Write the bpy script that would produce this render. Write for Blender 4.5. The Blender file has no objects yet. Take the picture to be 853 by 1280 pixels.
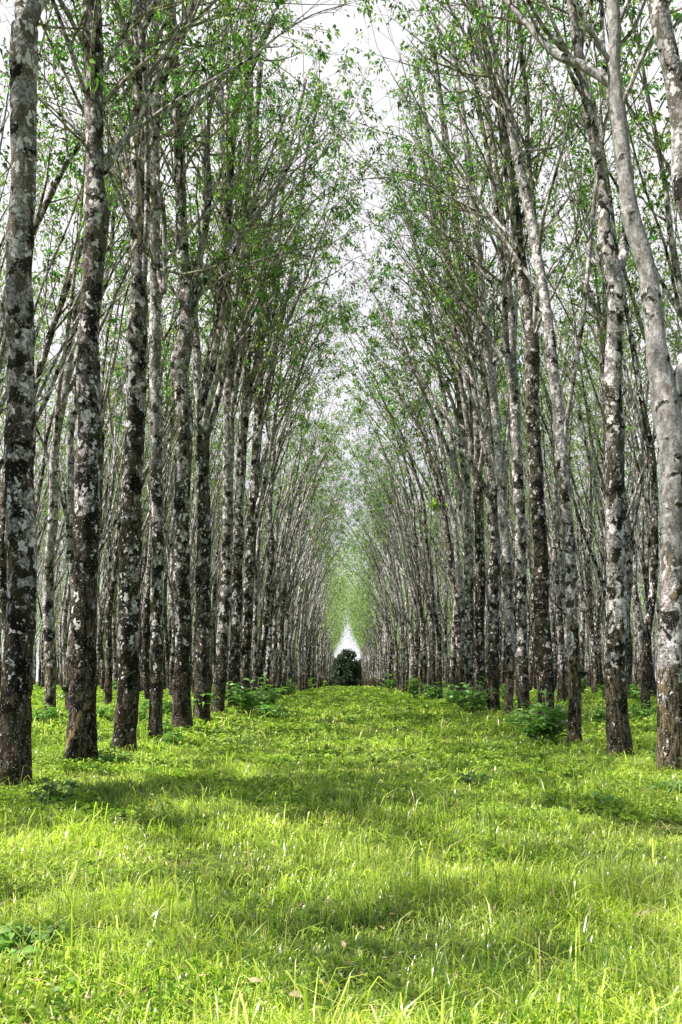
import bpy, math, random
import numpy as np
from math import radians as R, pi

SC = bpy.context.scene
COL = SC.collection
rng = np.random.default_rng(11)
random.seed(5)

F, CX, HY, CAMH = 1050.0, 433.0, 851.0, 1.5        # survey constants of the view (photo pixels)

# ------------------------------------------------------------------ terrain
def sstep(a, b, x):
    t = np.clip((np.asarray(x, float) - a) / (b - a), 0, 1)
    return t * t * (3 - 2 * t)

def gz(x, y):
    x = np.asarray(x, float); y = np.asarray(y, float)
    z = 0.36 * sstep(17, 32, y) - 0.75 * sstep(95, 260, y)
    z = z + 0.03 * np.sin(x * 0.9 + 1.3) * np.cos(y * 0.7) + 0.035 * np.sin(x * 0.37 + y * 0.23)
    z = z + 0.3 * sstep(6, 11, np.abs(x)) * sstep(12, 24, y)
    z = z + 0.10 * np.exp(-((np.abs(x) - 4.9) / 1.2) ** 2)      # slight ridge along the planted rows
    return z - 0.05

def at(px, py, d):
    return ((px - CX) / F * d, d, CAMH + (HY - py) / F * d)

# ------------------------------------------------------------------ noise
def snoise(p, seed=0.0, oct=4):
    """cheap smooth pseudo-noise on (N,3) -> about -1..1"""
    out = np.zeros(len(p)); amp = 1.0; tot = 0
    q = np.asarray(p, float) + seed * 7.31
    for o in range(oct):
        a = np.sin(q[:, 0] * 1.7 + 2.1 * np.sin(q[:, 1] * 1.3 + q[:, 2] * .7 + o))
        b = np.sin(q[:, 1] * 1.9 + 1.7 * np.sin(q[:, 2] * 1.1 + q[:, 0] * .9 + 2 * o))
        c = np.sin(q[:, 2] * 1.6 + 1.9 * np.sin(q[:, 0] * 1.5 + q[:, 1] * .8 + 3 * o))
        out += amp * (a + b + c) / 3; tot += amp
        q = q * 2.07 + 3.3; amp *= .55
    return out / tot * 1.6

# ------------------------------------------------------------------ mesh builder
class MB:
    def __init__(s): s.V = []; s.n = 0; s.F3 = []; s.F4 = []; s.M3 = []; s.M4 = []; s.T = []
    def add(s, v, f, mat=0, tint=None):
        v = np.asarray(v, float); f = np.asarray(f, np.int64)
        if len(v) == 0: return
        s.V.append(v)
        s.T.append(np.full(len(v), .5) if tint is None else np.broadcast_to(np.asarray(tint, float), (len(v),)))
        if f.shape[1] == 3: s.F3.append(f + s.n); s.M3.append(np.full(len(f), mat))
        else: s.F4.append(f + s.n); s.M4.append(np.full(len(f), mat))
        s.n += len(v)
    def addf(s, f, mat=0, back=0):           # further faces on the last block of vertices
        f = np.asarray(f, np.int64) + (s.n - len(s.V[-1]))
        if f.shape[1] == 3: s.F3.append(f); s.M3.append(np.full(len(f), mat))
        else: s.F4.append(f); s.M4.append(np.full(len(f), mat))
    def mesh(s, name, mats, smooth=True):
        V = np.concatenate(s.V).astype(np.float32)
        me = bpy.data.meshes.new(name)
        f4 = np.concatenate(s.F4) if s.F4 else np.zeros((0, 4), np.int64)
        f3 = np.concatenate(s.F3) if s.F3 else np.zeros((0, 3), np.int64)
        me.vertices.add(len(V)); me.vertices.foreach_set('co', V.ravel())
        loops = np.concatenate([f4.ravel(), f3.ravel()]).astype(np.int32)
        me.loops.add(len(loops)); me.loops.foreach_set('vertex_index', loops)
        st = np.concatenate([np.arange(len(f4)) * 4, len(f4) * 4 + np.arange(len(f3)) * 3]).astype(np.int32)
        me.polygons.add(len(st)); me.polygons.foreach_set('loop_start', st)
        mi = np.concatenate((s.M4 + s.M3) if (s.M4 or s.M3) else [np.zeros(0)]).astype(np.int32)
        for m in mats: me.materials.append(m)
        me.polygons.foreach_set('material_index', mi)
        me.polygons.foreach_set('use_smooth', np.full(len(st), smooth))
        a = me.attributes.new('tint', 'FLOAT', 'POINT')
        a.data.foreach_set('value', np.concatenate(s.T).astype(np.float32))
        me.update(calc_edges=True)
        return me

def catmull(P, Rr, step):
    P = np.asarray(P, float); Rr = np.asarray(Rr, float)
    if len(P) < 3:
        n = max(2, int(np.linalg.norm(P[-1] - P[0]) / step) + 1); t = np.linspace(0, 1, n)[:, None]
        return P[0] + (P[-1] - P[0]) * t, Rr[0] + (Rr[-1] - Rr[0]) * t[:, 0]
    Q = np.vstack([2 * P[0] - P[1], P, 2 * P[-1] - P[-2]])
    out, ro = [], []
    for i in range(1, len(Q) - 2):
        n = max(1, int(round(np.linalg.norm(Q[i + 1] - Q[i]) / step)))
        for k in range(n):
            t = k / n
            a, b, c, d = Q[i - 1], Q[i], Q[i + 1], Q[i + 2]
            out.append(.5 * ((2 * b) + (c - a) * t + (2 * a - 5 * b + 4 * c - d) * t * t + (3 * b - a - 3 * c + d) * t ** 3))
            ro.append(Rr[i - 1] * (1 - t) + Rr[i] * t)
    out.append(P[-1]); ro.append(Rr[-1])
    return np.array(out), np.array(ro)

def tube(mb, P, Rr, sides=8, step=.3, lump=0.0, seed=0, mat=0, flare=False, tint=.5, resample=True, fine=0.0):
    if resample: P, Rr = catmull(P, Rr, step)
    P = np.asarray(P, float); Rr = np.asarray(Rr, float)
    n = len(P)
    T = np.gradient(P, axis=0); T /= np.linalg.norm(T, axis=1)[:, None] + 1e-9
    ref = np.array([1., 0, 0]) if abs(T[0, 0]) < .8 else np.array([0, 1., 0])
    A = ref - T * (T @ ref)[:, None]; A /= np.linalg.norm(A, axis=1)[:, None] + 1e-9
    B = np.cross(T, A)
    th = np.linspace(0, 2 * pi, sides, endpoint=False)
    rad = np.repeat(Rr[:, None], sides, 1)
    c, s_ = np.cos(th), np.sin(th)
    if lump > 0:
        q = (P[:, None, :] * np.array([2.2, 2.2, 1.5])) + (A[:, None, :] * c[None, :, None] + B[:, None, :] * s_[None, :, None]) * .9
        rad = rad * (1 + lump * snoise(q.reshape(-1, 3), seed, 3).reshape(n, sides))
        # ring swellings (old branch collars)
        sw = snoise(np.c_[P[:, 2] * 1.9, P[:, 2] * 0 + seed, P[:, 2] * .8], seed, 2)
        rad = rad * (1 + .10 * np.clip(sw, 0, 1))[:, None] * (1 + lump * .8 * c * np.sin(P[:, 2] * 2.3 + seed)[:, None])
    if fine > 0:
        q = (P[:, None, :] * np.array([1, 1, 7.0])) + (A[:, None, :] * c[None, :, None] + B[:, None, :] * s_[None, :, None]) * 4.0
        rad = rad + fine * snoise(q.reshape(-1, 3), seed + 3, 2).reshape(n, sides)
    if flare:
        h = P[:, 2] - P[0, 2]
        fl = np.exp(-h / .14) * .34 + np.exp(-h / .5) * .09
        rad = rad * (1 + fl[:, None] * (1 + .6 * np.cos(3 * th + seed)[None, :] + .4 * np.cos(5 * th + 2 * seed)[None, :]))
    V = P[:, None, :] + rad[:, :, None] * (A[:, None, :] * c[None, :, None] + B[:, None, :] * s_[None, :, None])
    V = np.vstack([V.reshape(-1, 3), P[-1] + T[-1] * Rr[-1]])
    i = np.arange(n - 1)[:, None] * sides; j = np.arange(sides)[None, :]; j2 = (j + 1) % sides
    f = np.stack([i + j, i + j2, i + sides + j2, i + sides + j], -1).reshape(-1, 4)
    mb.add(V, f, mat, tint)
    j = np.arange(sides); k = (n - 1) * sides
    mb.addf(np.stack([k + j, k + (j + 1) % sides, np.full(sides, n * sides)], -1), mat)
    return P, Rr

# ------------------------------------------------------------------ leaves
def unit(v): return v / (np.linalg.norm(v, axis=-1, keepdims=True) + 1e-9)

def leaves(mb, base, dirn, L, W, mat, tint, fold=.25, droop=.25, g=None):
    """one folded four-point leaflet at each base point"""
    g = g or rng
    n = len(base); dirn = unit(dirn)
    up = unit(np.array([0, 0, 1.]) + g.normal(0, .7, (n, 3)))
    side = unit(np.cross(dirn, up)); nrm = np.cross(side, dirn)
    L = np.broadcast_to(L, (n,))[:, None]; W = np.broadcast_to(W, (n,))[:, None]
    mid = base + dirn * L * .45
    tip = base + dirn * L - np.array([0, 0, 1.]) * L * droop
    V = np.stack([base, mid + side * W * .5 + nrm * W * fold, tip, mid - side * W * .5 + nrm * W * fold, mid - nrm * W * .05], 1).reshape(-1, 3)
    k = np.arange(n)[:, None] * 5
    f = np.concatenate([k + np.array([[0, 1, 4]]), k + np.array([[1, 2, 4]]), k + np.array([[0, 4, 3]]), k + np.array([[4, 2, 3]])])
    # cheaper: two triangles per half only for big leaves; crowns use two faces
    f = np.concatenate([k + np.array([[0, 1, 2]]), k + np.array([[0, 2, 3]])])
    V = V.reshape(n, 5, 3)[:, :4].reshape(-1, 3); k = np.arange(n)[:, None] * 4
    f = np.concatenate([k + np.array([[0, 1, 2]]), k + np.array([[0, 2, 3]])])
    mb.add(V, f, mat, np.repeat(np.broadcast_to(tint, (n,)), 4))

# ------------------------------------------------------------------ materials
def new_mat(name):
    m = bpy.data.materials.new(name); m.use_nodes = True
    nt = m.node_tree; nt.nodes.clear()
    return m, nt

class N:
    def __init__(s, nt): s.nt = nt
    def n(s, t, **kw):
        x = s.nt.nodes.new(t)
        for k, v in kw.items():
            if k.startswith('i_'):
                x.inputs[k[2:].replace('_', ' ')].default_value = v
            else: setattr(x, k, v)
        return x
    def l(s, a, b): s.nt.links.new(a, b)
    def math(s, op, a, b=None, c=None, clamp=False):
        x = s.nt.nodes.new('ShaderNodeMath'); x.operation = op; x.use_clamp = clamp
        for i, v in enumerate((a, b, c)):
            if v is None: continue
            if isinstance(v, (int, float)): x.inputs[i].default_value = v
            else: s.l(v, x.inputs[i])
        return x.outputs[0]
    def mix(s, f, a, b, mode='MIX'):
        x = s.nt.nodes.new('ShaderNodeMix'); x.data_type = 'RGBA'; x.blend_type = mode
        for i, v in ((0, f), (6, a), (7, b)):
            if isinstance(v, (int, float)): x.inputs[i].default_value = v
            elif isinstance(v, tuple): x.inputs[i].default_value = v if len(v) == 4 else (*v, 1)
            else: s.l(v, x.inputs[i])
        return x.outputs[2]
    def smooth(s, v, a, b):
        x = s.nt.nodes.new('ShaderNodeMapRange'); x.interpolation_type = 'SMOOTHSTEP'
        s.l(v, x.inputs[0]); x.inputs[1].default_value = a; x.inputs[2].default_value = b
        return x.outputs[0]
    def noise(s, vec, scale, detail=4, rough=.55, dist=0.0):
        x = s.nt.nodes.new('ShaderNodeTexNoise'); s.l(vec, x.inputs['Vector'])
        x.inputs['Scale'].default_value = scale; x.inputs['Detail'].default_value = detail
        x.inputs['Roughness'].default_value = rough; x.inputs['Distortion'].default_value = dist
        return x.outputs[0]

def bark(name, pale=0.0, warm=0.0, smoothbark=0.0, bump=1.0, scar=False):
    m, nt = new_mat(name); N_ = N(nt)
    out = N_.n('ShaderNodeOutputMaterial'); bs = N_.n('ShaderNodeBsdfPrincipled')
    bs.inputs['Roughness'].default_value = .92; bs.inputs['Specular IOR Level'].default_value = .15
    tc = N_.n('ShaderNodeTexCoord'); oi = N_.n('ShaderNodeObjectInfo')
    mul = N_.n('ShaderNodeVectorMath', operation='MULTIPLY_ADD')
    N_.l(oi.outputs['Random'], mul.inputs[0]); mul.inputs[1].default_value = (37, 53, 71); N_.l(tc.outputs['Object'], mul.inputs[2])
    P = mul.outputs[0]
    st = N_.n('ShaderNodeVectorMath', operation='MULTIPLY'); N_.l(P, st.inputs[0]); st.inputs[1].default_value = (1, 1, .22); PS = st.outputs[0]
    st2 = N_.n('ShaderNodeVectorMath', operation='MULTIPLY'); N_.l(P, st2.inputs[0]); st2.inputs[1].default_value = (1, 1, .6); PM = st2.outputs[0]
    sep = N_.n('ShaderNodeSeparateXYZ'); N_.l(tc.outputs['Object'], sep.inputs[0]); z = sep.outputs[2]
    low = N_.math('SUBTRACT', 1.0, N_.smooth(z, .5, 2.6))             # tapped panel, few lichens
    high = N_.smooth(z, 3.2, 9.5)
    rnd = N_.math('SUBTRACT', oi.outputs['Random'], .5)
    big = N_.noise(P, .55, 2)
    # base bark
    fis = N_.noise(PS, 26, 6, .65)
    fine = N_.noise(P, 60, 3, .6)
    base = N_.mix(N_.smooth(fis, .38, .66), (.020, .016, .012), (.15, .118, .09) if not warm else (.26, .20, .13))
    upc = N_.mix(N_.smooth(fine, .35, .7), (.055 + .1 * pale, .048 + .09 * pale, .038 + .08 * pale), (.22 + .18 * pale, .195 + .17 * pale, .165 + .15 * pale))
    base = N_.mix(N_.math('MULTIPLY', high, .8), base, upc)
    # grey crustose lichen in medium sheets
    a = N_.noise(PM, 5.0, 7, .62, .6)
    thr = N_.math('ADD', N_.math('MULTIPLY', low, .20), N_.math('MULTIPLY', high, -.02 - .05 * pale))
    thr = N_.math('ADD', thr, N_.math('MULTIPLY', rnd, -.05))
    thr = N_.math('ADD', thr, N_.math('MULTIPLY', N_.math('SUBTRACT', big, .5), -.35))
    av = N_.math('SUBTRACT', a, thr)
    grey = N_.smooth(av, .53 - pale * .16, .565 - pale * .16)
    gcol = N_.mix(N_.smooth(N_.noise(P, 22, 4), .35, .65), (.14, .12, .12), (.50, .455, .48))
    c = N_.mix(grey, base, gcol)
    # white lichen with hard edges
    v = N_.n('ShaderNodeTexVoronoi'); v.inputs['Scale'].default_value = 8.5; v.inputs['Randomness'].default_value = 1
    wob = N_.n('ShaderNodeTexNoise'); N_.l(P, wob.inputs['Vector']); wob.inputs['Scale'].default_value = 9; wob.inputs['Detail'].default_value = 4
    wm = N_.n('ShaderNodeVectorMath', operation='MULTIPLY_ADD'); N_.l(wob.outputs[1], wm.inputs[0]); wm.inputs[1].default_value = (.28, .28, .28); N_.l(PM, wm.inputs[2])
    N_.l(wm.outputs[0], v.inputs['Vector'])
    cell = N_.n('ShaderNodeSeparateColor'); N_.l(v.outputs['Color'], cell.inputs[0])
    w1 = N_.math('LESS_THAN', N_.math('ADD', v.outputs['Distance'], N_.math('MULTIPLY', thr, 1.2)), .36 + pale * .05)
    w2 = N_.math('GREATER_THAN', cell.outputs[0], .42 - pale * .22)
    whit = N_.math('MULTIPLY', w1, w2)
    wcol = N_.mix(N_.smooth(fine, .3, .7), (.70, .66, .70), (.95, .90, .95))
    c = N_.mix(N_.math('MULTIPLY', whit, .92), c, wcol)
    # small specks
    v2 = N_.n('ShaderNodeTexVoronoi'); v2.inputs['Scale'].default_value = 30; N_.l(wm.outputs[0], v2.inputs['Vector'])
    cell2 = N_.n('ShaderNodeSeparateColor'); N_.l(v2.outputs['Color'], cell2.inputs[0])
    sp = N_.math('MULTIPLY', N_.math('LESS_THAN', v2.outputs['Distance'], .26), N_.math('GREATER_THAN', cell2.outputs[1], .66))
    c = N_.mix(N_.math('MULTIPLY', sp, .85), c, (.62, .61, .62))
    # dark moss blotches
    d = N_.noise(P, 3.6, 6, .6, .4)
    dv = N_.math('ADD', d, N_.math('MULTIPLY', high, -.05))
    dv = N_.math('ADD', dv, N_.math('MULTIPLY', low, -.03))
    dark = N_.smooth(dv, .475 + pale * .09, .505 + pale * .09)
    dcol = N_.mix(N_.smooth(N_.noise(P, 2.0, 2), .45, .7), (.010, .008, .006), (.035, .033, .010))
    c = N_.mix(N_.math('MULTIPLY', N_.math('MULTIPLY', dark, .95), N_.math('SUBTRACT', 1.0, N_.math('MULTIPLY', N_.math('MAXIMUM', sp, N_.math('MULTIPLY', whit, N_.math('GREATER_THAN', cell.outputs[1], .45))), .92))), c, dcol)
    if smoothbark:
        sb = N_.mix(N_.smooth(N_.noise(PM, 14, 6, .65), .35, .65), (.17, .16, .16), (.46, .445, .46))
        c = N_.mix(N_.math('MULTIPLY', N_.math('MULTIPLY', N_.smooth(z, 2.6, 4.2), N_.math('SUBTRACT', 1.0, N_.smooth(dv, .565, .59))), smoothbark), c, sb)
    if scar:      # slanting old tapping scar on the front of the foot
        line = N_.math('ABSOLUTE', N_.math('SUBTRACT', sep.outputs[0], N_.math('MULTIPLY_ADD', z, .50, -.36)))
        edge = N_.math('ADD', line, N_.math('MULTIPLY', N_.math('SUBTRACT', N_.noise(PM, 13, 5, .65), .5), .34))
        zz = N_.math('MULTIPLY', N_.smooth(z, .16, .30), N_.math('SUBTRACT', 1.0, N_.smooth(z, .95, 1.15)))
        mk = N_.math('MULTIPLY', N_.math('MULTIPLY', N_.math('SUBTRACT', 1.0, N_.smooth(edge, .035, .06)), zz), N_.math('LESS_THAN', sep.outputs[1], .0))
        c = N_.mix(N_.math('MULTIPLY', mk, .85), c, N_.mix(N_.smooth(fis, .4, .6), (.20, .13, .06), (.44, .33, .18)))
    # moss and damp at the foot
    ft = N_.math('SUBTRACT', 1.0, N_.smooth(z, .02, .45))
    c = N_.mix(N_.math('MULTIPLY', ft, .45), c, (.05, .05, .02))
    N_.l(c, bs.inputs['Base Color'])
    bp = N_.n('ShaderNodeBump'); bp.inputs['Strength'].default_value = .75 * bump; bp.inputs['Distance'].default_value = .03
    hh = N_.math('ADD', N_.math('MULTIPLY', fis, 1.0), N_.math('MULTIPLY', fine, .5))
    hh = N_.math('ADD', hh, N_.math('MULTIPLY', a, .6)); hh = N_.math('ADD', hh, N_.math('MULTIPLY', dark, .18))
    N_.l(hh, bp.inputs['Height']); N_.l(bp.outputs[0], bs.inputs['Normal'])
    N_.l(bs.outputs[0], out.inputs[0])
    return m

def twigmat():
    m, nt = new_mat('twig_bark'); N_ = N(nt)
    out = N_.n('ShaderNodeOutputMaterial'); bs = N_.n('ShaderNodeBsdfDiffuse')
    tc = N_.n('ShaderNodeTexCoord')
    n1 = N_.noise(tc.outputs['Object'], 7, 5)
    c = N_.mix(N_.smooth(n1, .38, .62), (.10, .085, .065), (.46, .42, .36))
    N_.l(c, bs.inputs[0]); N_.l(bs.outputs[0], out.inputs[0]); return m

def leafmat(name, c0, c1, c2, trans, tint_hi=.8, rough=.45, spec=.35, tmul=1.0, brown=None):
    """c0 dark .. c1 mid by tint; c2 yellowing"""
    m, nt = new_mat(name); N_ = N(nt)
    out = N_.n('ShaderNodeOutputMaterial')
    at_ = N_.n('ShaderNodeAttribute', attribute_name='tint'); t = at_.outputs['Fac']
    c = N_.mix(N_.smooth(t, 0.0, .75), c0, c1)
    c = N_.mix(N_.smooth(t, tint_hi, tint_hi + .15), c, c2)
    geo = N_.n('ShaderNodeNewGeometry')
    nn = N_.noise(geo.outputs['Position'], .55, 3)
    c = N_.mix(N_.smooth(nn, .35, .7), c, N_.mix(.35, c, c2))
    if brown:
        c = N_.mix(N_.math('GREATER_THAN', t, .975), c, brown)
    bs = N_.n('ShaderNodeBsdfPrincipled'); bs.inputs['Roughness'].default_value = rough; bs.inputs['Specular IOR Level'].default_value = spec
    N_.l(c, bs.inputs['Base Color'])
    tr = N_.n('ShaderNodeBsdfTranslucent')
    tcol = N_.mix(1.0, c, (1.25 * tmul, 1.5 * tmul, .7 * tmul), 'MULTIPLY'); N_.l(tcol, tr.inputs[0])
    mx = N_.n('ShaderNodeMixShader'); mx.inputs[0].default_value = trans
    N_.l(bs.outputs[0], mx.inputs[1]); N_.l(tr.outputs[0], mx.inputs[2]); N_.l(mx.outputs[0], out.inputs[0])
    return m

def groundmat():
    m, nt = new_mat('turf_soil'); N_ = N(nt)
    out = N_.n('ShaderNodeOutputMaterial'); bs = N_.n('ShaderNodeBsdfPrincipled')
    bs.inputs['Roughness'].default_value = 1; bs.inputs['Specular IOR Level'].default_value = .05
    tc = N_.n('ShaderNodeTexCoord'); P = tc.outputs['Object']
    a = N_.noise(P, .8, 5); b = N_.noise(P, 14, 5, .65); e = N_.noise(P, 45, 3)
    g = N_.mix(N_.smooth(b, .35, .65), (.03, .05, .012), (.13, .18, .035))
    s = N_.mix(N_.smooth(e, .3, .7), (.07, .055, .03), (.24, .20, .12))
    c = N_.mix(N_.smooth(a, .56, .70), g, s)
    N_.l(c, bs.inputs['Base Color'])
    bp = N_.n('ShaderNodeBump'); bp.inputs['Strength'].default_value = .8; bp.inputs['Distance'].default_value = .05
    N_.l(b, bp.inputs['Height']); N_.l(bp.outputs[0], bs.inputs['Normal'])
    N_.l(bs.outputs[0], out.inputs[0]); return m

def plain(name, col, rough=.8, var=.3, scale=12):
    m, nt = new_mat(name); N_ = N(nt)
    out = N_.n('ShaderNodeOutputMaterial'); bs = N_.n('ShaderNodeBsdfPrincipled'); bs.inputs['Roughness'].default_value = rough
    tc = N_.n('ShaderNodeTexCoord'); n1 = N_.noise(tc.outputs['Object'], scale, 4)
    c = N_.mix(N_.smooth(n1, .3, .7), tuple(x * (1 - var) for x in col), tuple(min(1, x * (1 + var)) for x in col))
    N_.l(c, bs.inputs['Base Color']); N_.l(bs.outputs[0], out.inputs[0]); return m

M = dict(
    bark=bark('lichen_bark', 0.0), bark_scar=bark('scarred_bark', 0.0, scar=True), bark_mid=bark('spotted_bark', .35), bark_pale=bark('pale_bark', .6, warm=1),
    bark_smooth=bark('smooth_grey_bark', .7, warm=1, smoothbark=.62),
    twig=twigmat(),
    leaf=leafmat('rubber_leaf', (.018, .065, .018), (.14, .33, .085), (.42, .48, .13), .48, .88, .38, .6),
    leaf_hazed=leafmat('rubber_leaf_hazed', (.13, .20, .10), (.30, .42, .20), (.44, .50, .28), .42, .86, .5, .35),  # paler, greyer leaf: distance haze put into the colour
    grass=leafmat('grass_blade', (.08, .19, .022), (.66, .76, .11), (.80, .80, .34), .45, .78, .30, .8, 1.0, (.50, .42, .24)),
    cover=leafmat('cover_leaf', (.09, .20, .03), (.40, .56, .08), (.55, .60, .16), .35, .88, .45, .45),
    shrub=leafmat('shrub_leaf', (.045, .14, .035), (.17, .36, .07), (.40, .56, .18), .30, .86, .35, .6),
    dry=leafmat('dry_leaf', (.20, .13, .07), (.48, .38, .24), (.62, .52, .36), .15, .8, .7, .2, .8),
    darkleaf=leafmat('dark_evergreen_leaf', (.03, .05, .035), (.07, .11, .07), (.12, .17, .09), .15, .9, .4, .4),
    ground=groundmat(), cup=plain('black_rubber', (.012, .012, .014), .35, .2), wire=plain('rusty_wire', (.08, .06, .05), .6),
    stick=plain('dead_stick', (.16, .12, .09), .9, .5, 20), darkstick=plain('dark_stick', (.035, .025, .02), .8, .4, 20),
)

# ------------------------------------------------------------------ objects
def tag(o, label=None, cat=None, group=None, kind=None):
    if label: o['label'] = label
    if cat: o['category'] = cat
    if group: o['group'] = group
    if kind: o['kind'] = kind
    return o
def empty(name, loc=(0, 0, 0), rz=0.0, sc=1.0):
    o = bpy.data.objects.new(name, None); COL.objects.link(o); o.location = loc; o.rotation_euler = (0, 0, rz)
    o.scale = (sc, sc, sc); o.empty_display_size = .2; return o
def obj(name, me, parent=None):
    o = bpy.data.objects.new(name, me); COL.objects.link(o)
    if parent: o.parent = parent
    return o

# ------------------------------------------------------------------ tree crowns
def interp(P, Rr, t):
    i = min(int(t * (len(P) - 1)), len(P) - 2); f = t * (len(P) - 1) - i
    return P[i] * (1 - f) + P[i + 1] * f, Rr[i] * (1 - f) + Rr[i + 1] * f, unit(P[i + 1] - P[i])

def crown(mb, axes, g, zmin=8.0, dens=1.0, leaflets=14, lsize=.15, sides=5, twigs=True, bstep=.62, zbias=None):
    """side branches, twigs and leaf clusters on the upper limbs. mat 0 leaf, mat 1 twig"""
    Cb, Cd, Ct = [], [], []
    for (P, Rr) in axes:
        P = np.asarray(P); Rr = np.asarray(Rr)
        seg = np.linalg.norm(np.diff(P, axis=0), axis=1); Lt = seg.sum(); cum = np.r_[0, np.cumsum(seg)]
        s = g.uniform(0, bstep)
        while s < Lt:
            i = min(np.searchsorted(cum, s) - 1, len(P) - 2); i = max(i, 0)
            f = (s - cum[i]) / (seg[i] + 1e-9); p = P[i] * (1 - f) + P[i + 1] * f; r = Rr[i]; T = unit(P[i + 1] - P[i])
            rem = Lt - s
            s += g.uniform(.5, 1.5) * bstep / dens
            if p[2] < zmin + g.uniform(-1.2, 2.2): continue
            az = g.uniform(0, 2 * pi); ang = R(g.uniform(28, 68))
            side = unit(np.cross(T, [math.cos(az), math.sin(az), .1]))
            d = unit(T * math.cos(ang) + side * math.sin(ang) + np.array([0, 0, .15]))
            L = g.uniform(1.1, 3.4) * (0.65 + .35 * min(1, rem / 3))
            pts = [p]; q = p.copy(); dd = d.copy()
            for k in range(4):
                dd = unit(dd + g.normal(0, .16, 3) + np.array([0, 0, .10])); q = q + dd * L / 4; pts.append(q.copy())
            r0 = min(r * .5, .012 + .010 * L)
            rr = np.linspace(r0, .005, 5)
            if twigs: tube(mb, pts, rr, sides, .5, mat=1, seed=0)
            pts = np.array(pts)
            for k in range(int(g.integers(3, 7))):
                t = g.uniform(.35, 1.0); b, _, tt = interp(pts, rr, t)
                sd = unit(tt + g.normal(0, .75, 3)); l2 = g.uniform(.25, .75)
                e = b + sd * l2
                if twigs and sides > 3: tube(mb, [b, (b + e) / 2 + g.normal(0, .03, 3), e], [.006, .005, .003], 3, .5, mat=1, resample=False)
                m_ = max(2, int(g.poisson(leaflets * g.choice([.35, .8, 1.8]))))
                cb = b + (e - b) * g.uniform(.6, 1.08, m_)[:, None]
                Cb.append(cb); Cd.append(unit(sd + g.normal(0, .9, (m_, 3)) + np.array([0, 0, -.25])))
                Ct.append(np.clip(g.normal(.38, .26) + g.normal(0, .14, m_), 0, 1))
    if Cb:
        b = np.concatenate(Cb); d = np.concatenate(Cd); t = np.concatenate(Ct); n = len(b)
        # trifoliate rubber leaves: petiole offset then leaflet
        b = b + d * g.uniform(.03, .13, (n, 1))
        d = unit(d + g.normal(0, .35, (n, 3)) - np.array([0, 0, .2]))
        L = lsize * g.uniform(.65, 1.25, n)
        leaves(mb, b, d, L, L * .50, 0, t, g=g)

def grow_limb(p, T, r, L, g, pull, n=7, up=.10, wob=.07):
    pts = [p]; q = np.array(p); d = unit(T); rr = [r]
    for k in range(n):
        d = unit(d + g.normal(0, wob, 3) + np.array([pull[0], pull[1], 0]) * .022 + np.array([0, 0, up]) * .6)
        q = q + d * L / n; pts.append(q.copy()); rr.append(r * (1 - .82 * (k + 1) / n))
    return np.array(pts), np.array(rr)

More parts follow.
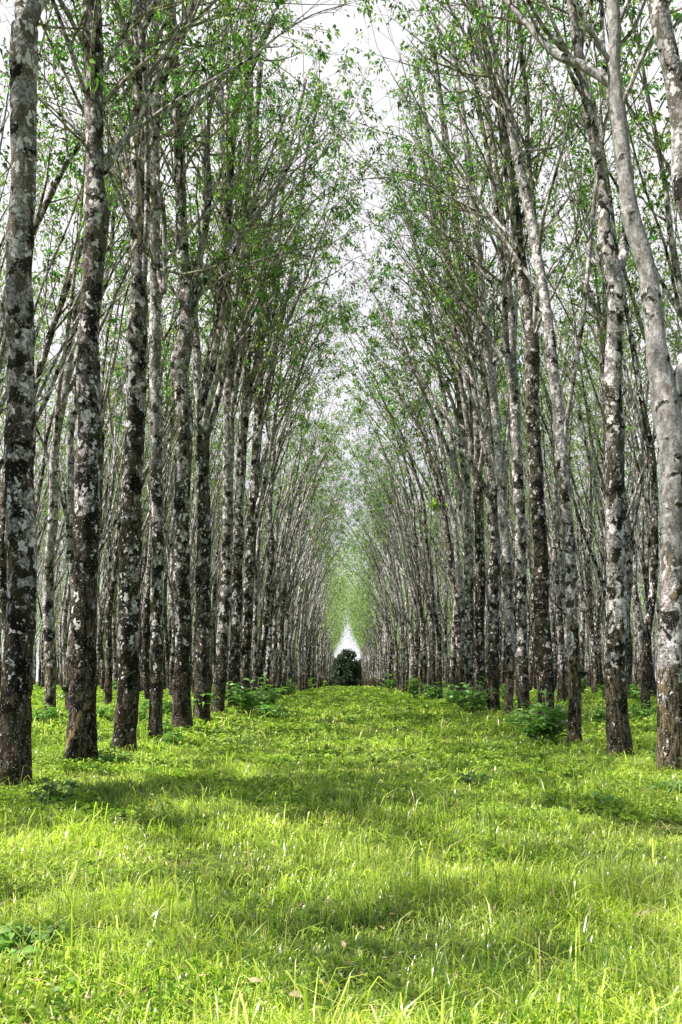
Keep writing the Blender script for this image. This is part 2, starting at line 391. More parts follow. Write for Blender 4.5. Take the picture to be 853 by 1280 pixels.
def make_tree(name, label, g, path, radii, forks=(), pull=(1, 0), H=17.0, mat='bark', sides=14, step=.12, lump=.07, fine=.004,
              dens=1.0, leaflets=18, lsize=.125, zmin=8.0, auto_limbs=2, leafm='leaf', extend=True, twsides=5, group='rubber trees planted in rows', trunkname='trunk', pos=None):
    """path: local points of the leader (z up from base). forks: list of (points, radii) traced limbs"""
    P = [np.array(p, float) for p in path]; Rr = list(radii)
    if extend and P[-1][2] < H:                                   # carry the leader up above the traced part
        T = unit(P[-1] - P[-3 if len(P) > 2 else 0]); rem = H - P[-1][2]
        n = max(3, int(rem / 1.6)); q = P[-1].copy(); r0 = Rr[-1]
        for k in range(n):
            T = unit(T + g.normal(0, .06, 3) + np.array([pull[0], pull[1], 0]) * .012 + np.array([0, 0, .06]))
            q = q + T * rem / n; P.append(q.copy()); Rr.append(max(.012, r0 * (1 - .85 * (k + 1) / n)))
    root = empty(name, pos if pos is not None else (0, 0, 0)); tag(root, label, 'tree', group)
    mb = MB(); lead = tube(mb, P, Rr, sides, step, lump, g.uniform(0, 50), flare=True, fine=fine)
    obj(trunkname, mb.mesh('rubber_tree_trunk', [M[mat]]), root)
    axes = [lead]; limbs = []
    for (fp, fr) in forks:
        fp = [np.array(p, float) for p in fp]; fr = list(fr)
        if fp[-1][2] < H - 1:
            T = unit(fp[-1] - fp[-2]); rem = H - 1 - fp[-1][2]; n = max(2, int(rem / 1.6)); q = fp[-1].copy(); r0 = fr[-1]
            for k in range(n):
                T = unit(T + g.normal(0, .07, 3) + np.array([0, 0, .08])); q = q + T * rem / n; fp.append(q.copy()); fr.append(max(.01, r0 * (1 - .85 * (k + 1) / n)))
        limbs.append((np.array(fp), np.array(fr)))
    LP, LR = lead
    for k in range(auto_limbs):
        zt = g.uniform(6.5, 12) if forks else g.uniform(3.8, 11)
        i = int(np.argmin(abs(LP[:, 2] - zt)))
        az = g.uniform(-2.0, 2.0) + math.atan2(pull[1], pull[0]); an = R(g.uniform(12, 26) if forks else g.uniform(5, 19))
        T = unit(LP[min(i + 2, len(LP) - 1)] - LP[max(i - 1, 0)])
        d = unit(T * math.cos(an) + np.array([math.cos(az), math.sin(az), 0]) * math.sin(an))
        limbs.append(grow_limb(LP[i], d, LR[i] * (g.uniform(.42, .66) if forks else g.uniform(.34, .6)), min(H - LP[i, 2], g.uniform(5, 9.5) if forks else g.uniform(8, 13)), g, pull))
    for (fp, fr) in limbs:
        mb = MB(); ax = tube(mb, fp, fr, max(6, sides - 4), max(step, .16), lump * .7, g.uniform(0, 50), fine=fine * .6)
        obj('limb', mb.mesh('rubber_tree_limb', [M[mat if len(forks) and mat != 'bark' else ('bark_pale' if k % 2 else 'bark_mid') if not len(forks) else 'bark_mid']]), root); axes.append(ax)
        # secondary long branches
        if g.uniform() < .8:
            i = int(len(ax[0]) * g.uniform(.3, .6)); T = unit(ax[0][i + 1] - ax[0][i]); az = g.uniform(0, 6.28)
            s2 = grow_limb(ax[0][i], unit(T + .38 * np.array([math.cos(az), math.sin(az), 0])), ax[1][i] * .6, g.uniform(2.5, 4.5), g, pull, 5)
            mb2 = MB(); ax2 = tube(mb2, s2[0], s2[1], 6, .3, lump * .5, 1.0); obj('limb', mb2.mesh('rubber_tree_limb', [M['bark_pale']]), root); axes.append(ax2)
    H_near = bool(len(forks)) or pos is not None
    for k in range((8 if pull[0] > 0 else 6) if extend and H_near else 2):                               # slender reaching branches over the avenue
        i = int(np.argmin(abs(LP[:, 2] - g.uniform(9.5, 16.5)))); az = math.atan2(pull[1], pull[0]) + (g.uniform(-.8, .8) if k % 2 else g.uniform(1.2, 5.0))
        d = unit(np.array([math.cos(az), math.sin(az), g.uniform(.9, 1.9)]))
        rp = grow_limb(LP[i], d, min(LR[i] * .5, .042), g.uniform(3.5, 7.5), g, pull, 7, .06, .10)
        mb2 = MB(); ax2 = tube(mb2, rp[0], rp[1], 6, .3, lump * .4, 1.0); obj('branch', mb2.mesh('rubber_tree_branch', [M['bark_pale']]), root); axes.append(ax2)
    mb = MB(); crown(mb, axes, g, zmin, dens, leaflets, lsize, twsides)
    if mb.V: obj('crown', mb.mesh('rubber_tree_crown', [M[leafm], M['twig']], smooth=False), root)
    return root

def copy_tree(src, loc, rz, sc, label, group):
    r = src.copy(); COL.objects.link(r); r.location = loc; r.rotation_euler = (0, 0, rz); r.scale = (sc[0], sc[0], sc[1])
    r['label'] = label; r['group'] = group
    for ch in src.children:
        c = ch.copy(); COL.objects.link(c); c.parent = r
    return r

TREES = 'rubber trees planted in rows'
# ------------------------------------------------------------------ the surveyed front trees
def traced(d, pts, ws, gx=0, wy=.25, seed=0):
    """photo pixels of a trunk line + widths -> local points and radii at its own depth"""
    g = np.random.default_rng(seed + 900)
    b = at(pts[0][0], pts[0][1], d); bz = float(gz(b[0], d))
    P = []; ph = g.uniform(0, 6)
    for k, (x, y) in enumerate(pts):
        p = at(x, y, d); z = p[2] - bz
        if k == 0: z = -.12
        P.append((p[0] - b[0], wy * math.sin(z * .33 + ph) - wy * math.sin(ph), z))
    return (b[0], d, bz), P, [w * .5 * d / F * .96 for w in ws]

FR = [
 # left row, near to far
 dict(d=11.05, m='bark_mid', lab='thick lichen-patched trunk leftmost at the photo edge, nearest in left row',
      p=[(14,1000),(17,930),(18,850),(19,780),(20,700),(17,620),(15,560),(17,480),(18,420),(19,350),(20,280),(26,200),(30,120),(33,40)],
      w=[44,40,37,36,36,36,37,35,35,33,33,31,31,33],
      f=[([(33,45),(20,-20),(8,-120),(-10,-260)],[22,20,17,12]), ([(34,45),(48,-20),(62,-120),(75,-260)],[22,19,16,12])], lead=False),
 dict(d=13.9, m='bark_scar', lab='dark trunk with a high bulge and yellowish foot scar, second in left row',
      p=[(101,980),(102,930),(104,880),(105,800),(106,700),(107,600),(107,550),(105,480),(104,400),(106,340),(107,300),(111,250),(110,225),(107,150),(106,80),(107,0)],
      w=[43,38,35,32,30,31,31,29,27,26,27,34,28,23,24,25], f=[]),
 dict(d=16.6, m='bark', lab='dark white-flecked trunk leaning slightly right, third in left row',
      p=[(155,944),(158,890),(160,850),(162,770),(164,700),(168,620),(172,560),(176,480),(179,430),(181,380),(180,300),(180,200),(180,100),(179,0)],
      w=[29,27,26,26,26,26,25,24,26,21,19,18,16,15], f=[([(181,400),(192,330),(196,200),(190,80),(170,0),(160,-60)],[8,7,6,6,5,4])]),
 dict(d=19.4, m='bark_mid', lab='slender grey-white spotted trunk between two darker ones, fourth in left row',
      p=[(195,931),(195,880),(195,820),(196,740),(197,650),(197,560),(198,480),(199,400),(199,300),(198,200),(198,130),(195,60),(196,0)],
      w=[18,17,16,16,15,15,15,14,13,13,14,10,9], f=[([(199,138),(212,110),(232,70),(250,30),(262,0),(270,-30)],[9,8,7,6,6,5]), ([(199,330),(212,380),(214,300),(208,250),(205,200),(190,120)],[7,6,6,5,5,4])]),
 dict(d=22.4, m='bark', lab='dark knobbly trunk with a swelling at half height, fifth in left row',
      p=[(227,918),(228,870),(230,820),(230,740),(230,660),(233,600),(235,540),(232,490),(231,460),(237,420),(237,370),(230,310),(228,250),(224,160),(219,80),(213,0)],
      w=[26,24,22,21,20,20,20,19,24,19,17,16,14,13,12,11], f=[([(237,390),(246,350),(256,300),(262,240),(258,180),(266,100),(300,40)],[10,9,8,7,6,5,4])]),
 dict(d=25.2, m='bark', lab='dark forked trunk whose right stem sweeps away to the right, sixth in left row',
      p=[(250,903),(252,860),(252,800),(252,700),(252,620),(251,560),(253,500),(260,465),(268,420),(277,350),(284,280),(289,200),(297,130),(318,70),(343,15)],
      w=[21,20,19,19,18,18,18,16,14,13,13,12,11,9,8], f=[([(252,520),(246,480),(243,430),(240,380),(246,320),(252,240),(248,150),(240,60)],[13,12,11,10,8,7,6,6]), ([(290,190),(282,120),(286,50),(290,-20)],[7,6,6,5])]),
 dict(d=28.6, m='bark_mid', lab='brownish trunk with pale sunlit right edge, seventh in left row beside the leafy shrub',
      p=[(272,894),(275,850),(278,790),(281,720),(283,640),(284,560),(286,500),(286,430),(283,360),(281,300),(278,200),(275,100),(283,0)],
      w=[17,16,15,15,14,14,14,14,13,12,10,9,8], f=[([(284,480),(300,420),(318,350),(330,290),(342,220),(360,150),(380,60)],[8,7,7,6,5,5,4]), ([(284,560),(292,500),(303,440),(306,380),(300,300),(305,200)],[8,8,7,6,5,5])]),
 dict(d=31.5, m='bark', lab='dark speckled trunk standing behind the leafy shrub, eighth in left row',
      p=[(291,886),(294,830),(296,760),(297,680),(299,600),(303,520),(306,450),(306,380),(307,300),(310,200),(313,100),(310,0)],
      w=[15,14,14,14,13,13,13,12,10,9,8,7], f=[([(303,520),(316,460),(330,400),(342,330),(350,250),(352,180)],[8,7,7,6,5,4])]),
 dict(d=34.2, m='bark', lab='thin dark trunk with a fork at two thirds height, ninth in left row',
      p=[(306,882),(308,830),(311,760),(314,680),(318,600),(322,520),(323,440),(325,360),(322,280),(320,180),(326,80)],
      w=[14,13,13,13,12,12,11,10,9,8,7], f=[([(321,540),(334,480),(345,420),(360,340),(372,260),(380,180),(400,90)],[8,7,7,6,5,5,4])]),
 # right row, near to far
 dict(d=12.9, m='bark_smooth', lab='smooth pale grey trunk forking halfway up at the right photo edge, nearest in right row',
      p=[(841,972),(840,930),(838,880),(838,800),(840,720),(842,640),(842,570),(836,510),(828,440),(823,380),(815,320),(800,265),(795,225),(788,160),(782,100),(779,60),(780,0)],
      w=[40,35,33,31,31,32,34,36,27,25,23,24,20,20,21,17,16],
      f=[([(840,530),(850,480),(866,440),(885,380),(905,300),(930,180),(945,60)],[22,21,20,18,16,13,11]), ([(782,84),(766,55),(745,25),(722,0),(700,-40)],[13,12,11,10,9])]),
 dict(d=15.4, m='bark_mid', lab='grey trunk banded with dark moss and forking into a Y, second in right row',
      p=[(774,961),(772,920),(770,870),(769,800),(768,740),(765,670),(762,600),(760,540),(758,480),(759,420),(759,375),(753,340),(747,310),(744,260),(735,200),(723,130),(714,60),(708,0)],
      w=[31,28,26,25,24,24,24,21,20,20,21,16,15,13,13,12,11,11],
      f=[([(759,390),(765,350),(776,325),(784,290),(787,250),(784,190),(775,110),(770,30)],[14,13,13,11,10,8,7,6])]),
 dict(d=18.3, m='bark_pale', lab='slim white-grey trunk leaning left with dark side moss, third in right row',
      p=[(719,935),(718,900),(717,860),(714,800),(710,730),(703,650),(697,570),(690,490),(684,430),(674,350),(663,280),(650,210),(637,140),(622,70),(603,0)],
      w=[18,17,16,15,15,15,15,14,13,12,12,11,10,9,8], f=[([(697,575),(706,500),(716,420),(722,340),(728,250),(740,160)],[7,6,6,5,5,4])]),
 dict(d=21.2, m='bark', lab='dark brown trunk rising from the dark leafy shrub, fourth in right row',
      p=[(685,906),(684,870),(683,820),(681,760),(680,700),(677,640),(673,580),(669,520),(668,460),(664,400),(655,350),(646,290),(637,230),(626,160),(612,80),(595,10)],
      w=[22,20,19,19,19,18,18,17,18,16,15,14,13,12,11,10], f=[([(666,470),(668,400),(672,330),(660,260),(650,160),(640,60)],[9,8,7,7,6,5])]),
 dict(d=23.8, m='bark_mid', lab='brown trunk with white patches just left of the dark shrub, fifth in right row',
      p=[(655,897),(654,850),(652,790),(650,720),(647,650),(643,580),(640,520),(636,460),(633,390),(626,310),(618,220),(607,130),(596,40)],
      w=[15,15,14,14,14,14,13,13,12,11,10,9,8], f=[([(641,530),(628,450),(622,380),(610,280),(590,180),(575,90)],[8,8,7,6,5,5])]),
 dict(d=26.0, m='bark_pale', lab='thin crooked whitish trunk leaning left at its foot, sixth in right row',
      p=[(634,907),(637,870),(638,820),(636,760),(634,700),(631,640),(628,580),(622,510),(613,430),(604,350),(592,250),(580,150),(566,60)],
      w=[11,11,12,12,12,12,11,11,10,9,8,7,6], f=[([(629,600),(640,520),(648,440),(652,350),(648,240)],[6,6,5,5,4])]),
 dict(d=28.6, m='bark_mid', lab='reddish brown sunlit trunk, seventh in right row, right of the low bushes',
      p=[(617,889),(617,850),(617,790),(617,720),(616,660),(613,600),(608,530),(603,460),(599,390),(595,310),(588,220),(576,130),(560,40)],
      w=[17,16,15,15,15,14,13,12,12,11,10,8,7], f=[([(614,610),(600,540),(588,460),(574,380),(556,290),(540,200)],[8,7,7,6,5,4])]),
 dict(d=31.4, m='bark', lab='dark trunk standing in the low bushes, eighth in right row',
      p=[(600,885),(600,830),(600,760),(599,690),(596,620),(592,540),(588,470),(582,400),(574,320),(566,240),(554,150),(540,60)],
      w=[13,13,13,12,12,12,11,11,10,9,8,7], f=[([(597,640),(586,560),(572,480),(560,390),(540,290),(520,200)],[7,7,6,6,5,4])]),
 dict(d=34.2, m='bark_mid', lab='brown speckled trunk left of the low bushes, ninth in right row',
      p=[(586,884),(586,830),(586,760),(584,680),(580,600),(575,520),(570,440),(561,360),(551,270),(536,180),(520,90)],
      w=[13,12,12,12,11,11,10,9,8,7,6], f=[([(583,690),(572,600),(560,520),(545,430),(528,330),(505,230)],[7,6,6,5,5,4])]),
]
FEET = []
for k, t in enumerate(FR):
    left = t['p'][0][0] < CX
    g = np.random.default_rng(100 + k)
    pos, P, W = traced(t['d'], t['p'], t['w'], seed=k)
    FEET.append(pos[:2])
    forks = []
    for (fp, fw) in t['f']:
        q = []
        # depth of limb start follows the leader there
        for j, (x, y) in enumerate(fp):
            a = at(x, y, t['d']); q.append([a[0] - pos[0], 0, a[2] - pos[2]])
        q = np.array(q); Pa = np.array(P); y0 = np.interp(q[0, 2], Pa[:, 2], Pa[:, 1])
        q[:, 1] = y0 + np.linspace(0, g.uniform(-1.4, 1.4), len(q)) ** 1.0
        forks.append((q, [w * .5 * t['d'] / F * .96 for w in fw]))
    near = t['d'] < 24
    make_tree('rubber_tree', t['lab'], g, P, W, forks, (1 if left else -1, 0), H=g.uniform(18, 21), mat=t['m'],
              sides=18 if near else 12, step=.09 if near else .16, lump=.075 if t['m'] != 'bark_smooth' else .05, fine=.007 if near else .004,
              leaflets=9, lsize=.108 if near else .125, auto_limbs=(0 if t['d'] < 20 else 1) if near else 3, extend=t.get('lead', True), pos=pos, zmin=(10.2 if left else 11.8) if near else 11.3)

# trees just outside the frame on either hand (their limbs and shade reach into the picture)
def auto_path(g, H, lean, r0, wob=.14):
    P = []; R_ = []; n = 12
    ph = g.uniform(0, 6, 4)
    for i in range(n):
        z = H * i / (n - 1)
        l = lean * max(0, (z - 4) / 13) ** 2.1
        P.append((l + wob * (math.sin(z * .55 + ph[0]) - math.sin(ph[0])) + .06 * (math.sin(z * 1.7 + ph[2]) - math.sin(ph[2])), wob * (math.sin(z * .48 + ph[1]) - math.sin(ph[1])), z if i else -.12))
        R_.append(max(.014, r0 * (1 - .90 * (z / H) ** 1.15)))
    return P, R_
g = np.random.default_rng(71)
P, Rr = auto_path(g, 17, .6, .2)
px = CX + 5.05 / 10.2 * F
b0 = (5.05, 10.2, float(gz(5.05, 10.2)))
lf = [(-.05, 0, 4.9)] + [((x - CX) / F * 10.2 - 5.05, -.1, CAMH + (HY - y) / F * 10.2 - b0[2]) for x, y in [(852, 250), (848, 170), (836, 90), (822, 30), (812, -30)]]
lf.insert(1, (-.55, -.05, 6.3))
make_tree('rubber_tree', 'rubber tree past the right photo edge whose mottled limb curves in at the top corner', g, P, Rr,
          [(lf, [.13, .125, .12, .115, .11, .105, .10])], (-.6, 0), mat='bark_mid', sides=16, step=.12, pos=b0, auto_limbs=1)

# ------------------------------------------------------------------ prototypes for the rows beyond
protos = []
for k in range(13):
    g = np.random.default_rng(300 + k)
    H = g.uniform(18.5, 22.5)
    P, Rr = auto_path(g, H, g.uniform(1.6, 3.6) if k < 6 else g.uniform(.2, 1.8), g.uniform(.12, .18))
    mt = ['bark', 'bark_mid', 'bark', 'bark_mid', 'bark', 'bark_pale'][k % 6]
    protos.append(make_tree('rubber_tree', 'x', g, P, Rr, (), (1, 0), H=H, mat=mt, sides=9, step=.3, lump=.07, fine=.003,
                            leaflets=8 if k < 12 else 20, lsize=.145 if k < 12 else .18, zmin=12.0 if k < 6 else 10.5, dens=.66 if k < 12 else 1.3, auto_limbs=int(g.integers(3, 6)), leafm='leaf' if k < 6 or k == 12 else 'leaf_hazed', twsides=4))
used = [False] * 12
# rows carry on beside and behind the viewer: they shade the near grass
SIDE = [(-4.4, 8.3), (-4.5, 5.4), (-4.3, 0.2), (-9.1, 17.6), (-9.0, 12.1), (-10.3, 8.3), (-8.3, 3.2), (-13.7, 14.9), (-13.9, 9.2), (-13.8, 3.9), (5.1, 4.7), (5.0, 7.5), (9.6, 15.0)]
ORD = ['first','second','third','fourth','fifth','sixth','seventh','eighth','ninth','tenth','eleventh','twelfth','thirteenth','fourteenth','fifteenth','sixteenth','seventeenth','eighteenth','nineteenth','twentieth']
cands = []
rows = [(-4.4, 'L', 1), (5.0, 'R', 1)]
for i in range(2, 15):
    rows.append((-4.4 - 4.7 * (i - 1), 'L', i)); rows.append((5.0 + 4.7 * (i - 1), 'R', i))
far = []
for (X, s, i) in rows:
    g = np.random.default_rng(int(abs(X) * 10))
    if i == 1: ys = np.arange(37.0, 262, 2.75)
    else: ys = np.arange(11.0 + 2.75 * (i % 2) * .5, 262, 2.3 if i < 5 else 3.3)
    n = 0
    for y in ys:
        x = X + g.normal(0, .16 if i == 1 else .45); yy = y + g.normal(0, .22)
        out_ = i > 1 and (x < 0 and (x + .3) / yy < -.412 or x > 0 and (x - .3) / yy > .40)
        if out_ and (i > 3 or abs(x) / yy > .53): continue
        n += 0 if out_ else 1
        if i > 1 and g.uniform() < .05: continue
        cands.append((yy, x, s, i, 0 if out_ else n))
cands.sort()
nind = 281
ROWN = {1: 'avenue row', 2: 'second row', 3: 'third row', 4: 'fourth row', 5: 'fifth row', 6: 'sixth row', 7: 'seventh row', 8: 'eighth row', 9: 'ninth row', 10: 'tenth row', 11: 'eleventh row', 12: 'twelfth row', 13: 'thirteenth row', 14: 'fourteenth row'}
for c, (y, x, s, i, n) in enumerate(cands):
    side = 'left' if s == 'L' else 'right'
    gg = random.Random(c * 13 + 7)
    if c < nind:
        if i == 1:
            n2 = n + 9
            lab = (f'slim speckled rubber tree, {ORD[n2-1]} from the camera in the {side} avenue row' if n2 <= 20 else
                   f'distant thin tree crowded in the far stretch of the {side} avenue row')
        elif n == 0: lab = f'rubber tree in the {ROWN[i]} whose trunk stands just past the {side} photo edge'
        else:
            lab = (f'rubber tree in the {ROWN[i]} {side} of the avenue, {ORD[n-1]} from the camera' if n <= 12 else
                   f'distant rubber tree deep in the {ROWN[i]} {side} of the avenue')
        grp = TREES if True else ''
        rz = (0 if s == 'L' else pi) + gg.uniform(-.75, .75) + (0 if i == 1 else gg.uniform(-1.2, 1.2))
        sc = gg.uniform(.86, 1.16)
        k = gg.randrange(6) if i == 1 and gg.random() < .75 else gg.randrange(12); loc = (x, y, float(gz(x, y)) + .0)
        if not used[k]:
            used[k] = True; r = protos[k]; r.location = loc; r.rotation_euler = (0, 0, rz); r.scale = (sc, sc, gg.uniform(.92, 1.06)); r['label'] = lab; r['group'] = grp
        else: copy_tree(protos[k], loc, rz, (sc, gg.uniform(.92, 1.06)), lab, grp)
    else: far.append((x, y, s, i))
for q, (x, y) in enumerate(SIDE):
    gg = random.Random(q + 40); k = 12 if q == 5 else (q * 5 + 1) % 12  # one unseen tree takes the extra-dense crown, shaped to darken the grass
    copy_tree(protos[k], (x, y, float(gz(x, y))), (pi if x < 0 else 0) + gg.uniform(-.4, .4), (gg.uniform(.9, 1.1), 1.0), 'speckled rubber tree standing outside the frame beside the viewer', TREES)
used.append(False)
for k in range(13):
    if not used[k]:
        for ch in list(protos[k].children): bpy.data.objects.remove(ch)
        bpy.data.objects.remove(protos[k])

# the rest of the plantation: one mass
mb = MB()
for j, (x, y, s, i) in enumerate(far):
    g = np.random.default_rng(5000 + j); H = g.uniform(17, 21)
    sg = 1 if s == 'L' else -1
    op = float(1 - .62 * sstep(170, 235, y)) if i == 1 else 1.0
    P, Rr = auto_path(g, H, sg * (g.uniform(1.6, 4.4) if i == 1 else g.uniform(.2, 2)) * op, g.uniform(.14, .19)); o = np.array([x, y, float(gz(x, y))])
    A = tube(mb, np.array(P) + o, Rr, 5, 1.4, mat=2)
    axes = [A]
    for k in range(int(g.integers(2, 4))):
        q = int(len(A[0]) * g.uniform(.3, .6)); az = g.uniform(-1.2, 1.2) + (0 if sg > 0 else pi)
        d = unit(unit(A[0][q + 1] - A[0][q]) + .3 * op * np.array([math.cos(az), math.sin(az), 0]))
        l_ = grow_limb(A[0][q], d, A[1][q] * .6, g.uniform(6, 10), g, (sg * op, 0), 4)
        tube(mb, l_[0], l_[1], 4, 9, mat=2, resample=False); axes.append(l_)
    # leaf sprays
    n = 420 if i == 1 else (380 if i < 9 else 240)
    pick = [axes[int(a)] for a in g.integers(0, len(axes), n)]
    tt = g.uniform(.5 + .22 * (1 - op) if i == 1 else .22, 1.0, n); B = np.array([interp(a[0], a[1], t)[0] for a, t in zip(pick, tt)]) + g.normal(0, .75, (n, 3))
    L = g.uniform(.16, .4, n)
    leaves(mb, B, g.normal(0, 1, (n, 3)), L, L * .5, 0, np.clip(g.normal(.45, .22, n), 0, 1), g=g)
if mb.V:
    tag(obj('distant_rubber_trees', mb.mesh('distant_rubber_trees', [M['leaf_hazed'], M['twig'], M['bark_mid']])), 'mass of thin pale trunks and leaves deep in the plantation beyond the rows one can count', 'trees', kind='stuff')

# ------------------------------------------------------------------ tree and wood at the end of the avenue
def bushy(name, label, x, y, h, w, seed, mat='darkleaf', n=5200, L0=.42):
    g = np.random.default_rng(seed); root = empty(name, (x, y, float(gz(x, y)))); tag(root, label, 'tree')
    mb = MB(); ax = []
    A = tube(mb, [(0, 0, -.2), (.1, 0, h * .3), (-.1, .1, h * .6), (0, 0, h * .93)], [.22, .18, .11, .03], 8, .4, .05); ax.append(A)
    for k in range(9):
        t = g.uniform(.2, .8); b, r, T = interp(A[0], A[1], t); az = g.uniform(0, 6.28)
        ax.append(tube(mb, *grow_limb(b, unit(T + 1.1 * np.array([math.cos(az), math.sin(az), 0])), r * .5, w * .42, g, (0, 0), 4), sides=5, step=.6))
    obj('trunk', mb.mesh('end_tree_trunk', [M['darkstick']]), root)
    mb = MB(); nc = 90; C = []
    for k in range(nc):
        z = g.uniform(.06, .95); rr = w * g.uniform(.36, .56) * math.sin(pi * min(1, (.22 + .78 * z) ** .75)) ** .6 * (1 - .15 * z); az = g.uniform(0, 6.28); q = rr * math.sqrt(g.uniform(.1, 1))
        C.append((q * math.cos(az), q * math.sin(az), z * h, g.uniform(.12, .42)))
    C = np.array(C); idx = g.integers(0, nc, n)
    v = unit(g.normal(0, 1, (n, 3))); B = C[idx, :3] + v * (C[idx, 3] * (g.uniform(.3, 1, n) ** .4) * w / 3.6)[:, None] + g.normal(0, .30, (n, 3))
    B[:, 2] = np.maximum(B[:, 2], .1)
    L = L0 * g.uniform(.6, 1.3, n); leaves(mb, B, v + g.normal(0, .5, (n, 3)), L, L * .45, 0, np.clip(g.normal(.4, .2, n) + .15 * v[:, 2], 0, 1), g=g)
    obj('crown', mb.mesh('end_tree_crown', [M[mat]], False), root)
    return root
bushy('evergreen_tree', 'dark rounded bushy tree closing the far end of the grass avenue', .3, 268, 12.0, 9.5, 61, n=9000, L0=.8)
bushy('evergreen_tree', 'low dark tree left of the rounded one at the avenue end', -5.2, 276, 9.5, 8.0, 62, n=9000, L0=.6)
bushy('evergreen_tree', 'low dark tree right of the rounded one at the avenue end', 5.4, 274, 8.5, 8.0, 63, n=9000, L0=.6)

# ------------------------------------------------------------------ ground
xs = np.concatenate([[-2000, -600, -200, -100], np.arange(-60, -9, 1.5), np.arange(-9, 9, .25), np.arange(9, 60.1, 1.5), [100, 200, 600, 2000]])
ys = np.concatenate([[-600, -100, -20], np.arange(-8, 2, 1.0), np.arange(2, 40, .3), np.arange(40, 120, 1.2), np.arange(120, 290, 3.0), [320, 400, 600, 1000, 2500]])
X, Y = np.meshgrid(xs, ys); Z = gz(X, Y)
far_ = (np.abs(X) > 60) | (Y > 300) | (Y < -20); Z = np.where(far_, -.45 - .3 * (Y > 0), Z)
V = np.stack([X, Y, Z], -1).reshape(-1, 3); nx = len(xs); i = np.arange(len(ys) - 1)[:, None] * nx; j = np.arange(nx - 1)[None, :]
f = np.stack([i + j, i + j + 1, i + nx + j + 1, i + nx + j], -1).reshape(-1, 4)
mb = MB(); mb.add(V, f); tag(obj('ground', mb.mesh('ground', [M['ground']])), 'gently uneven grassy plantation floor', 'ground', kind='structure')

# ------------------------------------------------------------------ grass and ground cover (stuff)
def scatter(n, dmin, dmax, expo=0.0, seed=0, half=.47, extra=1.0):
    g = np.random.default_rng(seed)
    u = g.uniform(0, 1, n)
    if expo == 0: d = dmin * (dmax / dmin) ** u                     # density ~ 1/d^2
    else: d = (dmin ** expo + u * (dmax ** expo - dmin ** expo)) ** (1 / expo)
    x = g.uniform(-1, 1, n) * (d * half + extra)
    return x, d, g

def blades(mb, n, dmin, dmax, seed, hmul=1.0, wmul=1.0, tall=False, expo=0.0):
    x, d, g = scatter(n, dmin, dmax, expo, seed)
    p2 = np.c_[x * 1.1, d * 1.1, 0 * x]
    cl = snoise(p2, 2.0, 3); cl2 = snoise(p2 * .35, 5.0, 2)
    keep = g.uniform(0, 1, n) < np.clip(.72 + .55 * cl + .2 * cl2, .12, 1)
    x, d, cl, cl2 = x[keep], d[keep], cl[keep], cl2[keep]; n = len(x)
    # tufts: pull points toward neighbours
    h = (.085 + .05 * np.clip(cl, -1, 1) + .04 * np.clip(cl2, -1, 1)) * g.uniform(.45, 1.5, n) * hmul * (1 + .25 * np.clip(d / 30, 0, 1)) + .02
    w = .0072 * wmul * np.maximum(1, d / 6.5) ** .9 * g.uniform(.55, 1.3, n)
    az = g.uniform(0, 2 * pi, n); wa = az + pi / 2 + g.normal(0, .5, n)
    bend = g.uniform(.1, 1.25, n) ** 1.15
    b = np.c_[x, d, gz(x, d) - .01]
    dr = np.c_[np.cos(az), np.sin(az), 0 * az]; wd = np.c_[np.cos(wa), np.sin(wa), 0 * wa] * (w * .5)[:, None]
    up = np.array([0, 0, 1.])
    m = b + up * (h * .55)[:, None] + dr * (h * bend * .28)[:, None]
    m2 = b + up * (h * (.92 - .18 * bend))[:, None] + dr * (h * bend * .68)[:, None]
    t = b + up * (h * (1.06 - .55 * bend))[:, None] + dr * (h * bend * 1.25)[:, None]
    V = np.stack([b - wd, b + wd, m + wd, m - wd, m2 + wd * .7, m2 - wd * .7, t], 1).reshape(-1, 3)
    k = np.arange(n)[:, None] * 7
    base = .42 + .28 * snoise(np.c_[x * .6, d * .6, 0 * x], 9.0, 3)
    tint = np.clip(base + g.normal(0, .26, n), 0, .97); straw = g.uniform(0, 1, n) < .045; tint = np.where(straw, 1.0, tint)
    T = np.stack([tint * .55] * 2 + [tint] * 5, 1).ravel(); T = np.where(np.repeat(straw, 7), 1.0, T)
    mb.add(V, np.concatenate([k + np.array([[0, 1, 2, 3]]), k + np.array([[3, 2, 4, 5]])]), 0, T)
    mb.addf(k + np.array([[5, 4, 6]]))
mb = MB()
blades(mb, 230000, 2.2, 16, 1)
blades(mb, 230000, 12, 110, 2)
blades(mb, 40000, 90, 262, 4, 1.3, 1.2)
blades(mb, 16000, 2.4, 30, 3, 2.3, 1.25)
g = np.random.default_rng(8)
